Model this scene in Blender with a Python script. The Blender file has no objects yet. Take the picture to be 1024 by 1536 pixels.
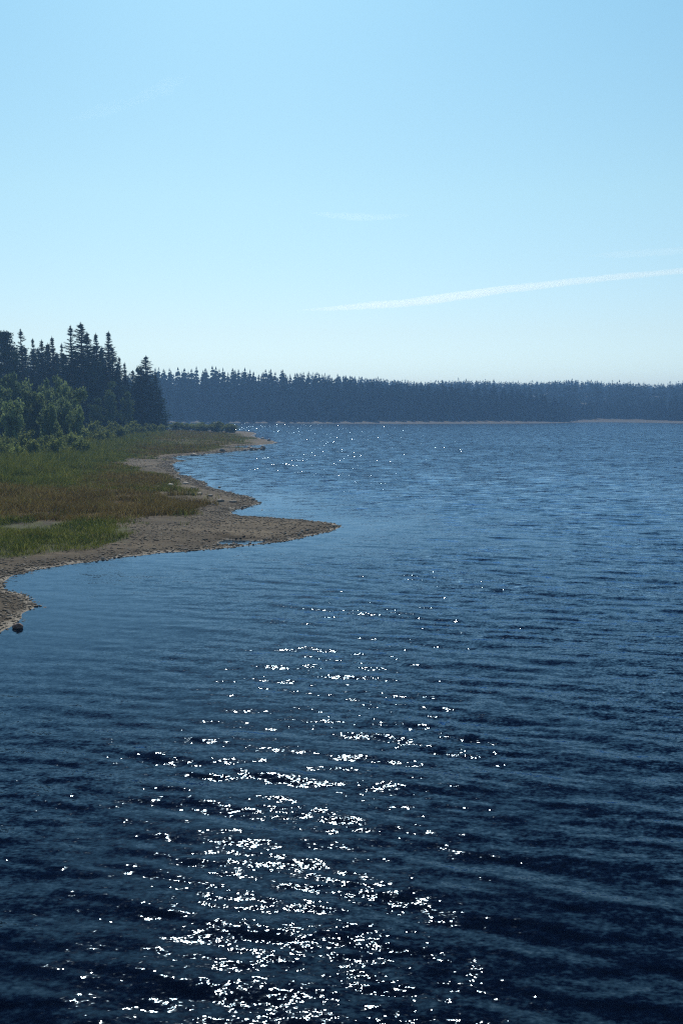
import bpy, math, random
import numpy as np
from mathutils import Vector

R = math.radians
rng = np.random.default_rng(7)
random.seed(7)
scene = bpy.context.scene
COL = scene.collection

# ------------------------------------------------------------------ camera
F = 1330.0                       # focal length in photo pixels (1024 x 1536)
CAMZ = 5.0
HOR = 618.0
PITCH = math.atan((768 - HOR) / F)
cam_d = bpy.data.cameras.new('camera')
cam = bpy.data.objects.new('camera', cam_d)
COL.objects.link(cam)
cam_d.sensor_fit = 'VERTICAL'
cam_d.angle = 2 * math.atan(768 / F)
cam_d.clip_start = 0.1
cam_d.clip_end = 80000
cam.location = (0, 0, CAMZ)
cam.rotation_euler = (R(90) - PITCH, 0, 0)
scene.camera = cam


def ray(x, y):
    u, v = (x - 512) / F, (768 - y) / F
    c, s = math.cos(PITCH), math.sin(PITCH)
    return np.array((u, c + s * v, -s + c * v))


def ground_pt(x, y, z=0.0):
    d = ray(x, y)
    t = (z - CAMZ) / d[2]
    return (d[0] * t, d[1] * t)


# ------------------------------------------------------------------ numpy noise
def hash2(ix, iy, seed):
    h = (ix.astype(np.int64) * 374761393 + iy.astype(np.int64) * 668265263 + seed * 974711) & 0xffffffff
    h = ((h ^ (h >> 13)) * 1274126177) & 0xffffffff
    h = (h ^ (h >> 16)) & 0xffffffff
    return h / 4294967295.0


def vnoise(x, y, seed=0):
    ix, iy = np.floor(x), np.floor(y)
    fx, fy = x - ix, y - iy
    fx = fx * fx * (3 - 2 * fx)
    fy = fy * fy * (3 - 2 * fy)
    a = hash2(ix, iy, seed); b = hash2(ix + 1, iy, seed)
    c = hash2(ix, iy + 1, seed); d = hash2(ix + 1, iy + 1, seed)
    return (a * (1 - fx) + b * fx) * (1 - fy) + (c * (1 - fx) + d * fx) * fy


def fbm(x, y, seed=0, oct=4):
    s = 0; a = 0.5; t = 0
    for i in range(oct):
        s = s + a * vnoise(x * 2 ** i, y * 2 ** i, seed + i * 17); t += a; a *= 0.5
    return s / t - 0.5


def smooth(x, a, b):
    t = np.clip((x - a) / (b - a), 0, 1)
    return t * t * (3 - 2 * t)


# ------------------------------------------------------------------ shore lines
def chaikin(p, n=1):
    p = np.array(p, float)
    for _ in range(n):
        q = np.roll(p, -1, 0)
        p = np.stack((p * .75 + q * .25, p * .25 + q * .75), 1).reshape(-1, 2)
    return p


shore_px = [(-60, 972), (0, 948), (17, 940), (33, 924), (50, 910), (44, 899), (26, 890), (6, 886),
            (-2, 881), (4, 873), (16, 865), (50, 857), (90, 850), (150, 841), (210, 832), (290, 827),
            (340, 822), (390, 816.5), (440, 810), (480, 801), (514, 791.5), (500, 785), (470, 781),
            (420, 777), (372, 774), (338, 771), (352, 765), (376, 761), (388, 755), (378, 747), (345, 739),
            (318, 732), (302, 722), (286, 716), (266, 707), (257, 698), (262, 693), (287, 691.5), (262, 689.5),
            (256, 686), (272, 683.5), (300, 681.5), (330, 679), (362, 676), (398, 673.5), (396, 672),
            (370, 672.3), (338, 671.8), (352, 669), (385, 668), (417, 665), (405, 660), (380, 655.5)]
polyA = [ground_pt(x, y) for x, y in shore_px] + [(-21, 222), (-30, 236), (-46, 248), (-66, 262), (-95, 330), (-135, 440),
         (-600, 460), (-700, 100), (-140, 30), (-60, 18), (-22, 16.5)]
polyA = chaikin(polyA, 1)
farpx = [(-500, 520), (-100, 470), (150, 432), (280, 425), (420, 402), (520, 388), (640, 381), (760, 388), (832, 398),
         (858, 432), (900, 440), (960, 425), (1030, 388), (1200, 330), (1500, 300)]
polyB = chaikin([((x - 512) / F * D, D) for x, D in farpx] + [(500, 260), (1700, 200), (1700, 3000), (-1700, 3000), (-1700, 560)], 1)


def sdf(poly, X, Y):
    X = np.asarray(X, float).ravel(); Y = np.asarray(Y, float).ravel()
    out = np.empty(X.shape)
    a = poly; b = np.roll(poly, -1, 0); e = b - a; L = (e ** 2).sum(1) + 1e-12
    for s in range(0, len(X), 40000):
        x = X[s:s + 40000]; y = Y[s:s + 40000]
        best = np.full(x.shape, 1e18); ins = np.zeros(x.shape, bool)
        for i in range(len(a)):
            wx = x - a[i, 0]; wy = y - a[i, 1]
            t = np.clip((wx * e[i, 0] + wy * e[i, 1]) / L[i], 0, 1)
            d = (wx - e[i, 0] * t) ** 2 + (wy - e[i, 1] * t) ** 2
            np.minimum(best, d, out=best)
            c = (a[i, 1] > y) != (b[i, 1] > y)
            if e[i, 1] != 0:
                ins ^= c & (x < a[i, 0] + e[i, 0] * (y - a[i, 1]) / e[i, 1])
        out[s:s + 40000] = np.sqrt(best) * np.where(ins, 1, -1)
    return out


puddle = np.array([ground_pt(x, y, .12) for x, y in [(312, 811), (340, 804.5), (362, 804.5), (396, 807.5), (382, 811), (350, 813)]])


def shore_d(x, y):
    """signed distance to the water's edge, land positive; (near land, far land)"""
    k = np.clip(np.hypot(x, y) / 60, .35, 2.2)
    n = fbm(x / 3.1, y / 3.1, 3) * .8 * k + fbm(x / .7, y / .7, 5, 3) * .55 * np.minimum(k, 1)
    return sdf(polyA, x, y) + n, sdf(polyB, x, y) + fbm(x / 9, y / 9, 9) * 2


def height(x, y, dA=None, dB=None):
    if dA is None:
        dA, dB = shore_d(x, y)
    p = np.maximum(dA, 0)
    hA = .30 * (1 - np.exp(-p / 3.0)) + .45 * smooth(p, 5, 22) + 1.1 * smooth(p, 22, 65)
    hA += smooth(p, .2, 3) * (fbm(x / 2.2, y / 2.2, 21) * .16 + fbm(x / .5, y / .5, 23, 3) * .05) + smooth(p, 10, 30) * fbm(x / 9, y / 9, 31) * .5
    ps = sdf(puddle, x, y)
    pm = smooth(ps + fbm(x / .6, y / .6, 77) * .7, -.35, .3)
    hA = hA * (1 - pm) + np.minimum(hA, -.04) * pm
    q = np.maximum(dB, 0)
    hill = 15.5 * smooth(y, 470, 780) * smooth(x, -60, 150) + 5 * smooth(y, 430, 650) + fbm(x / 120, y / 120, 41) * 5 * smooth(y, 500, 800)
    hB = .55 * (1 - np.exp(-q / 5)) + 1.2 * smooth(q, 4, 40) + hill * smooth(q, 20, 200)
    land = np.where(dA > 0, hA, np.where(dB > 0, hB, 0))
    m = np.maximum(dA, dB)
    bed = -2.2 * (1 - np.exp(np.minimum(m, 0) / 14)) + fbm(x / .5, y / .5, 23, 3) * .03 * smooth(-m, 0, 1)
    return np.where(m > 0, land, bed)


def gz(x, y):
    return float(height(np.array([x], float), np.array([y], float))[0])


# ------------------------------------------------------------------ mesh helpers
def mesh_from(name, V, quads=None, tris=None, mats=None, smooth_shade=False):
    V = np.asarray(V, np.float32)
    me = bpy.data.meshes.new(name)
    me.vertices.add(len(V)); me.vertices.foreach_set('co', V.ravel())
    nq = 0 if quads is None else len(quads); nt = 0 if tris is None else len(tris)
    idx = []; start = []; p = 0
    if nq:
        idx.append(np.asarray(quads, np.int32).ravel()); start.append(np.arange(nq, dtype=np.int32) * 4); p = nq * 4
    if nt:
        idx.append(np.asarray(tris, np.int32).ravel()); start.append(p + np.arange(nt, dtype=np.int32) * 3)
    idx = np.concatenate(idx); start = np.concatenate(start)
    me.loops.add(len(idx)); me.loops.foreach_set('vertex_index', idx)
    me.polygons.add(nq + nt); me.polygons.foreach_set('loop_start', start)
    me.update(calc_edges=True)
    if mats is not None:
        for m in mats if isinstance(mats, (list, tuple)) else [mats]:
            me.materials.append(m)
    if smooth_shade:
        me.polygons.foreach_set('use_smooth', np.ones(nq + nt, bool))
    return me


def attr(me, name, vals):
    a = me.attributes.new(name, 'FLOAT', 'POINT')
    a.data.foreach_set('value', np.asarray(vals, np.float32))


def obj(name, me, parent=None):
    o = bpy.data.objects.new(name, me); COL.objects.link(o)
    if parent is not None:
        o.parent = parent
    return o


def tag(o, label=None, cat=None, group=None, kind=None):
    if label: o['label'] = label
    if cat: o['category'] = cat
    if group: o['group'] = group
    if kind: o['kind'] = kind
    return o


def fan(radii, thetas):
    r = np.asarray(radii)[:, None]; t = np.asarray(thetas)[None, :]
    X = (r * np.sin(t)); Y = (r * np.cos(t))
    n, m = X.shape
    i = np.arange(n - 1)[:, None] * m + np.arange(m - 1)[None, :]
    q = np.stack((i, i + 1, i + m + 1, i + m), -1).reshape(-1, 4)
    return X.ravel(), Y.ravel(), np.ascontiguousarray(q)


# ------------------------------------------------------------------ materials
def new_mat(name):
    m = bpy.data.materials.new(name); m.use_nodes = True
    nt = m.node_tree; nt.nodes.clear()
    out = nt.nodes.new('ShaderNodeOutputMaterial')
    return m, nt, out


class NB:
    def __init__(s, nt): s.nt = nt
    def n(s, t, **kw):
        nd = s.nt.nodes.new('ShaderNode' + t)
        for k, v in kw.items():
            if k.startswith('i_'):
                nd.inputs[k[2:].replace('_', ' ')].default_value = v
            else:
                setattr(nd, k, v)
        return nd
    def l(s, a, b): s.nt.links.new(a, b)
    def noise(s, vec, scale, detail=4, rough=.55, dim='3D'):
        nd = s.n('TexNoise', noise_dimensions=dim); nd.inputs['Scale'].default_value = scale
        nd.inputs['Detail'].default_value = detail; nd.inputs['Roughness'].default_value = rough
        if vec is not None: s.l(vec, nd.inputs['Vector'])
        return nd
    def math(s, op, a, b=None, c=None, clamp=False):
        nd = s.n('Math', operation=op, use_clamp=clamp)
        for k, v in enumerate((a, b, c)):
            if v is None: continue
            if isinstance(v, (int, float)): nd.inputs[k].default_value = v
            else: s.l(v, nd.inputs[k])
        return nd.outputs[0]
    def mix(s, f, a, b):
        nd = s.n('Mix', data_type='RGBA')
        for k, v in ((0, f), (6, a), (7, b)):
            if isinstance(v, (int, float)): nd.inputs[k].default_value = v
            elif isinstance(v, tuple): nd.inputs[k].default_value = v + (1,)
            else: s.l(v, nd.inputs[k])
        return nd.outputs[2]
    def ramp(s, f, stops):
        nd = s.n('ValToRGB'); e = nd.color_ramp.elements
        while len(e) < len(stops): e.new(.5)
        for k, (p, c) in enumerate(stops):
            e[k].position = p; e[k].color = (c + (1,)) if isinstance(c, tuple) else (c, c, c, 1)
        s.l(f, nd.inputs[0]); return nd.outputs[0]
    def mapr(s, v, a, b, c=0., d=1.):
        nd = s.n('MapRange'); s.l(v, nd.inputs[0])
        for k, q in zip((1, 2, 3, 4), (a, b, c, d)): nd.inputs[k].default_value = q
        return nd.outputs[0]
    def attr(s, name): return s.n('Attribute', attribute_name=name).outputs['Fac']


def leaf_mat(name, dark, light, transl=.3, scale=1.2, rough=.6):
    m, nt, out = new_mat(name); b = NB(nt)
    oi = b.n('ObjectInfo'); tc = b.n('TexCoord')
    add = b.n('VectorMath', operation='ADD'); b.l(tc.outputs['Object'], add.inputs[0]); b.l(oi.outputs['Location'], add.inputs[1])
    n1 = b.noise(add.outputs[0], scale, 3)
    c = b.mix(b.mapr(n1.outputs[0], .32, .68), dark, light)
    hs = b.n('HueSaturation'); b.l(c, hs.inputs['Color'])
    b.l(b.mapr(oi.outputs['Random'], 0, 1, .75, 1.25), hs.inputs['Value'])
    p = b.n('BsdfDiffuse'); b.l(hs.outputs[0], p.inputs['Color'])
    t = b.n('BsdfTranslucent'); b.l(hs.outputs[0], t.inputs['Color'])
    mx = b.n('MixShader'); mx.inputs[0].default_value = transl
    b.l(p.outputs[0], mx.inputs[1]); b.l(t.outputs[0], mx.inputs[2]); b.l(mx.outputs[0], out.inputs['Surface'])
    return m


def bark_mat(name, a, c):
    m, nt, out = new_mat(name); b = NB(nt)
    tc = b.n('TexCoord'); mp = b.n('Mapping'); mp.inputs['Scale'].default_value = (6, 6, 1.2)
    b.l(tc.outputs['Object'], mp.inputs[0]); n1 = b.noise(mp.outputs[0], 2, 5)
    p = b.n('BsdfPrincipled'); p.inputs['Roughness'].default_value = .9
    b.l(b.mix(b.mapr(n1.outputs[0], .35, .65), a, c), p.inputs['Base Color']); b.l(p.outputs[0], out.inputs['Surface'])
    return m


def stone_mat(name, a, c, d):
    m, nt, out = new_mat(name); b = NB(nt)
    tc = b.n('TexCoord'); oi = b.n('ObjectInfo')
    n1 = b.noise(tc.outputs['Object'], 4, 6, .65); n2 = b.noise(tc.outputs['Object'], 19, 3)
    c1 = b.mix(b.mapr(n1.outputs[0], .35, .65), a, c)
    c2 = b.mix(b.mapr(n2.outputs[0], .55, .7), c1, d)
    hs = b.n('HueSaturation'); b.l(c2, hs.inputs['Color']); b.l(b.mapr(oi.outputs['Random'], 0, 1, .7, 1.3), hs.inputs['Value'])
    p = b.n('BsdfPrincipled'); p.inputs['Roughness'].default_value = .75
    b.l(hs.outputs[0], p.inputs['Base Color'])
    bp = b.n('Bump'); bp.inputs['Strength'].default_value = .5; bp.inputs['Distance'].default_value = .03
    b.l(n1.outputs[0], bp.inputs['Height']); b.l(bp.outputs[0], p.inputs['Normal'])
    b.l(p.outputs[0], out.inputs['Surface'])
    return m


M = {}
M['spruce'] = leaf_mat('spruce_needles', (.012, .026, .016), (.035, .062, .03), .12, .9)
M['farspruce'] = leaf_mat('far_spruce_needles', (.008, .019, .014), (.018, .035, .022), .03, .3)
M['willow'] = leaf_mat('willow_leaves', (.07, .115, .04), (.21, .27, .12), .5, 1.1, .5)
M['birch'] = leaf_mat('birch_leaves', (.045, .075, .025), (.10, .135, .05), .4, .8)
M['shrub'] = leaf_mat('shrub_leaves', (.09, .125, .035), (.25, .29, .10), .55, 1.5)
M['bark'] = bark_mat('spruce_bark', (.05, .035, .028), (.12, .09, .07))
M['palebark'] = bark_mat('willow_bark', (.09, .075, .06), (.2, .18, .15))
M['stone'] = stone_mat('shore_stone', (.13, .115, .10), (.24, .215, .185), (.33, .30, .26))
M['redstone'] = stone_mat('reddish_stone', (.085, .05, .045), (.16, .10, .085), (.22, .17, .14))
M['palestone'] = stone_mat('pale_stone', (.38, .36, .33), (.5, .48, .44), (.6, .58, .54))

# ground
m, nt, out = new_mat('shore_ground'); b = NB(nt); M['ground'] = m
geo = b.n('NewGeometry'); pos = geo.outputs['Position']
nA = b.noise(pos, .35, 5); nB = b.noise(pos, 2.2, 6, .65); nC = b.noise(pos, 9, 5, .7); nD = b.noise(pos, .9, 5)
grav = b.mix(b.mapr(nB.outputs[0], .35, .65), (.042, .033, .02), (.10, .078, .049))
grav = b.mix(b.mapr(nA.outputs[0], .45, .65), grav, (.125, .10, .066))
vor = b.n('TexVoronoi'); vor.inputs['Scale'].default_value = 7; b.l(pos, vor.inputs['Vector'])
grav = b.mix(b.mapr(vor.outputs['Color'], .55, .95, 0, .7), grav, (.035, .028, .022))
mps = b.n('Mapping'); mps.inputs['Scale'].default_value = (.35, 1.6, 1); b.l(pos, mps.inputs[0])
nS = b.noise(mps.outputs[0], .55, 5, .6)
grav = b.mix(b.mapr(nS.outputs[0], .54, .68, 0, .6), grav, (.18, .147, .10))
grav = b.mix(b.mapr(nS.outputs[0], .46, .34, 0, .7), grav, (.045, .035, .022))
sand = b.mix(b.mapr(nC.outputs[0], .35, .65), (.20, .18, .145), (.36, .325, .27))
sep = b.n('SeparateXYZ'); b.l(pos, sep.inputs[0]); Z = sep.outputs['Z']
zz = b.math('ADD', Z, b.mapr(nD.outputs[0], .3, .7, -.035, .035))
strip = b.mapr(zz, .032, .008)
wet = b.mapr(zz, .13, .04, 0, .55)
grav = b.mix(wet, grav, (.045, .036, .024))
col = b.mix(strip, grav, sand)
turf = b.mix(b.mapr(nB.outputs[0], .35, .65), (.035, .045, .016), (.075, .085, .03))
orange = b.mix(b.mapr(nB.outputs[0], .35, .65), (.075, .047, .02), (.15, .095, .042))
og = b.mix(b.attr('orange'), turf, orange)
cov = b.math('ADD', b.attr('cover'), b.mapr(nB.outputs[0], .3, .7, -.35, .35))
cov = b.mapr(cov, .4, .62)
col = b.mix(cov, col, og)
col = b.mix(b.attr('far_sand'), col, (.062, .064, .062))
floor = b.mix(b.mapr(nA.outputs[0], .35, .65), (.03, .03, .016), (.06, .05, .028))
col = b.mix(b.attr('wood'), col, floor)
bed = b.mapr(Z, 0, -.5)
col = b.mix(bed, col, (.06, .045, .028))
p = b.n('BsdfPrincipled'); p.inputs['Roughness'].default_value = .92; p.inputs['Specular IOR Level'].default_value = .2
b.l(col, p.inputs['Base Color'])
bp = b.n('Bump'); bp.inputs['Strength'].default_value = .8; bp.inputs['Distance'].default_value = .08
hgt = b.math('ADD', nB.outputs[0], b.math('MULTIPLY', nC.outputs[0], .5))
b.l(hgt, bp.inputs['Height']); b.l(bp.outputs[0], p.inputs['Normal'])
b.l(p.outputs[0], out.inputs['Surface'])

# grass blades (colour by blade)
def grass_mat(name, a, c, d):
    m, nt, out = new_mat(name); b = NB(nt)
    f = b.attr('tint')
    geo = b.n('NewGeometry'); n1 = b.noise(geo.outputs['Position'], .5, 4)
    col = b.mix(b.mapr(n1.outputs[0], .4, .62), a, c)
    col = b.mix(b.mapr(f, .55, 1), col, d)
    hs = b.n('HueSaturation'); b.l(col, hs.inputs['Color']); b.l(b.mapr(f, 0, 1, .7, 1.25), hs.inputs['Value'])
    p = b.n('BsdfDiffuse'); b.l(hs.outputs[0], p.inputs['Color'])
    t = b.n('BsdfTranslucent'); b.l(hs.outputs[0], t.inputs['Color'])
    mx = b.n('MixShader'); mx.inputs[0].default_value = .35
    b.l(p.outputs[0], mx.inputs[1]); b.l(t.outputs[0], mx.inputs[2]); b.l(mx.outputs[0], out.inputs['Surface'])
    return m
M['green'] = grass_mat('green_grass', (.07, .105, .018), (.15, .17, .03), (.25, .25, .07))
M['orange'] = grass_mat('orange_grass', (.12, .083, .024), (.18, .135, .043), (.26, .215, .09))

# water
m, nt, out = new_mat('lake_water'); b = NB(nt); M['water'] = m
geo = b.n('NewGeometry'); pos = geo.outputs['Position']
calm = b.attr('rough_water')
gust = b.noise(pos, .045, 3); gust2 = b.noise(pos, .22, 3)
gamp = b.math('MULTIPLY', b.mapr(gust.outputs[0], .3, .7, .7, 1.3), b.mapr(gust2.outputs[0], .3, .7, .45, 1.5))
amp = b.math('MULTIPLY', gamp, calm)
def ripple(rot, sx, sy, scale, detail, ax, ay):
    mp = b.n('Mapping'); mp.inputs['Rotation'].default_value = (0, 0, R(rot)); mp.inputs['Scale'].default_value = (sx, sy, 1)
    b.l(pos, mp.inputs[0])
    nn = b.noise(mp.outputs[0], scale, detail, .55, '2D')
    s = b.n('VectorMath', operation='SUBTRACT'); b.l(nn.outputs['Color'], s.inputs[0]); s.inputs[1].default_value = (.5, .5, .5)
    k = b.n('VectorMath', operation='MULTIPLY'); b.l(s.outputs[0], k.inputs[0]); k.inputs[1].default_value = (ax, ay, 0)
    return k.outputs[0]
r1 = ripple(15, .5, 1.25, 3.6, 1, .22, .28)
r2 = ripple(8, .5, 1.2, 10, 1, .40, .32)
r3 = ripple(20, .65, 1.1, 25, 1, .5, .38)
r4 = ripple(16, .45, 1.1, 1.5, 3, .5, 1.15)
sm = b.n('VectorMath', operation='ADD'); b.l(r1, sm.inputs[0]); b.l(r2, sm.inputs[1])
s3 = b.n('VectorMath', operation='ADD'); b.l(sm.outputs[0], s3.inputs[0]); b.l(r3, s3.inputs[1])
fk = b.n('VectorMath', operation='SCALE'); b.l(r4, fk.inputs[0]); b.l(b.attr('open_water'), fk.inputs['Scale'])
sm = b.n('VectorMath', operation='ADD'); b.l(s3.outputs[0], sm.inputs[0]); b.l(fk.outputs[0], sm.inputs[1])
sc = b.n('VectorMath', operation='SCALE'); b.l(sm.outputs[0], sc.inputs[0]); b.l(amp, sc.inputs['Scale'])
ad = b.n('VectorMath', operation='ADD'); b.l(geo.outputs['Normal'], ad.inputs[0]); b.l(sc.outputs[0], ad.inputs[1])
nz = b.n('VectorMath', operation='NORMALIZE'); b.l(ad.outputs[0], nz.inputs[0])
df = b.n('BsdfDiffuse'); df.inputs['Color'].default_value = (.001, .003, .009, 1)
gl = b.n('BsdfGlossy'); gl.inputs['Color'].default_value = (.52, .75, 1, 1); gl.inputs['Roughness'].default_value = .072
fr_ = b.n('Fresnel'); fr_.inputs['IOR'].default_value = 1.25
b.l(nz.outputs[0], gl.inputs['Normal']); b.l(nz.outputs[0], fr_.inputs['Normal'])
mx = b.n('MixShader'); b.l(fr_.outputs[0], mx.inputs[0]); b.l(df.outputs[0], mx.inputs[1]); b.l(gl.outputs[0], mx.inputs[2])
b.l(mx.outputs[0], out.inputs['Surface'])

# ------------------------------------------------------------------ terrain
def px_poly(pts, z=.6):
    return np.array([ground_pt(x, y, z) for x, y in pts])

Z_GREEN_UP = px_poly([(-250, 648), (262, 648), (240, 656), (205, 668), (165, 680), (125, 700), (60, 718), (-250, 728)], 1.0)
Z_ORANGE = px_poly([(-250, 726), (60, 716), (120, 700), (175, 690), (235, 712), (292, 735), (306, 748), (250, 763), (170, 776), (60, 783), (-250, 787)], .6)
Z_GREEN_LO = px_poly([(-250, 785), (60, 781), (150, 778), (178, 787), (182, 803), (110, 815), (0, 828), (-250, 834)], .4)
Z_TIP = px_poly([(262, 646), (345, 649), (385, 655), (345, 667), (310, 674), (262, 680), (220, 684), (190, 676), (215, 664)], .5)


def cover_at(x, y, dA):
    """(cover 0..1, orange 0..1, forest floor 0..1)"""
    gu = smooth(sdf(Z_GREEN_UP, x, y), -4, 2)
    og = smooth(sdf(Z_ORANGE, x, y) + fbm(x / 6, y / 6, 51) * 6, -2.5, 1.5)
    gl = smooth(sdf(Z_GREEN_LO, x, y) + fbm(x / 4, y / 4, 53) * 4, -1.2, .8)
    tp = smooth(sdf(Z_TIP, x, y) + fbm(x / 7, y / 7, 55) * 7, -3, 3)
    pt = smooth(fbm(x / 3.5, y / 3.5, 57), -.12, .12)
    cov = np.maximum.reduce([gu, og * (.72 + .28 * pt), gl * (.6 + .4 * pt), tp * .8])
    ob = np.clip(np.maximum(og * (1 - gu), tp * .55) - gl * .9, 0, 1)
    ob = np.clip(ob * (.55 + .9 * smooth(fbm(x / 8, y / 5, 59), -.2, .2)), 0, 1)
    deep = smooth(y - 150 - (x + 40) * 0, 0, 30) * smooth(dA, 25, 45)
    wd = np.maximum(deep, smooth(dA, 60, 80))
    return cov * smooth(dA, .6, 2.5), ob, wd


th = np.concatenate((np.linspace(-1.35, -.50, 180), np.linspace(-.4975, .06, 260), np.linspace(.065, 1.35, 150)))
rad = np.concatenate((np.geomspace(6, 300, 720), np.geomspace(303, 1500, 130)))
X, Y, Q = fan(rad, th)
dA, dB = shore_d(X, Y)
H = height(X, Y, dA, dB)
me = mesh_from('ground', np.stack((X, Y, H), 1), quads=Q, mats=M['ground'], smooth_shade=True)
cv, ob, wd = cover_at(X, Y, dA)
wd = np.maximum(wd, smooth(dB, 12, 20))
attr(me, 'far_sand', smooth(dB, .2, 1.0) * (1 - smooth(dB, 8, 16)))

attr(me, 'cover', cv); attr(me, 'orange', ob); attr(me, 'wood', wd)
tag(obj('ground', me), kind='structure')

# ------------------------------------------------------------------ lake
th = np.concatenate((np.linspace(-1.35, -.52, 90), np.linspace(-.5165, .5165, 560), np.linspace(.52, 1.35, 90)))
rad = np.concatenate((np.geomspace(4, 60, 1000), np.geomspace(60.2, 640, 420)))
X, Y, Q = fan(rad, th)
dA, dB = shore_d(X, Y)
off = -np.maximum(dA, dB)
rr = np.hypot(X, Y)
damp = .10 + .90 * smooth(off, .5, 9)
# sheltered water lies close to the left bank
spacing = np.maximum(rr * .0028, .01)
Wz = np.zeros_like(X)
wr = np.random.default_rng(11)
NW = 110
for i in range(NW):
    lam = math.exp(wr.uniform(math.log(.16), math.log(3.6)))
    ang = R(17) + wr.normal(0, R(13)) if i % 11 else wr.uniform(-1.3, 1.3)
    k = 2 * math.pi / lam
    slope = .0091 * (.75 if lam < .32 else 1.12 if lam < 1.1 else .75 / lam)
    a = slope / k * 1.35
    ph = wr.uniform(0, 6.28)
    f = smooth(lam / spacing, 3.5, 7)
    grp = .55 + .9 * (vnoise(X / (lam * 5) + i * 3.7, Y / (lam * 5), 100 + i)) 
    arg = k * (X * math.sin(ang) + Y * math.cos(ang)) + ph
    Wz += a * f * grp * (np.sin(arg) + .18 * np.sin(2 * arg + 1.57))
Wz *= damp
me = mesh_from('lake', np.stack((X, Y, Wz), 1), quads=Q, mats=M['water'], smooth_shade=True)
attr(me, 'open_water', smooth(np.log(rr), math.log(12), math.log(150)))
attr(me, 'rough_water', np.clip(.22 + .78 * smooth(off, .5, 10), 0, 1))
tag(obj('lake', me), kind='structure')


# ------------------------------------------------------------------ plant builders
class MB:
    """collects triangles, quads and tubes for one mesh"""
    def __init__(s): s.V = []; s.T = []; s.n = 0; s.mi = []
    def tris(s, P, mi=0):                       # P (n,3,3)
        P = np.asarray(P, float); n = len(P)
        s.V.append(P.reshape(-1, 3)); s.T.append(np.arange(n * 3).reshape(-1, 3) + s.n); s.n += n * 3
        s.mi.append(np.full(n, mi))
    def tube(s, pts, rads, sides=6, mi=0):
        pts = np.asarray(pts, float); n = len(pts)
        d = np.gradient(pts, axis=0); d /= np.linalg.norm(d, axis=1)[:, None] + 1e-9
        up = np.where(np.abs(d[:, 2:3]) > .9, np.array([[1., 0, 0]]), np.array([[0, 0, 1.]]))
        a = np.cross(d, up); a /= np.linalg.norm(a, axis=1)[:, None]; c = np.cross(d, a)
        t = np.arange(sides) / sides * 2 * math.pi
        ring = pts[:, None] + np.asarray(rads)[:, None, None] * (np.cos(t)[None, :, None] * a[:, None] + np.sin(t)[None, :, None] * c[:, None])
        i = np.arange(n - 1)[:, None] * sides + np.arange(sides)[None]
        j = np.arange(n - 1)[:, None] * sides + (np.arange(sides)[None] + 1) % sides
        T = np.concatenate((np.stack((i, j, j + sides), -1).reshape(-1, 3), np.stack((i, j + sides, i + sides), -1).reshape(-1, 3)))
        s.V.append(ring.reshape(-1, 3)); s.T.append(T + s.n); s.n += n * sides; s.mi.append(np.full(len(T), mi))
    def mesh(s, name, mats):
        me = mesh_from(name, np.concatenate(s.V), tris=np.concatenate(s.T), mats=mats)
        mi = np.concatenate(s.mi)
        if mi.any(): me.polygons.foreach_set('material_index', mi.astype(np.int32))
        return me


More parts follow.
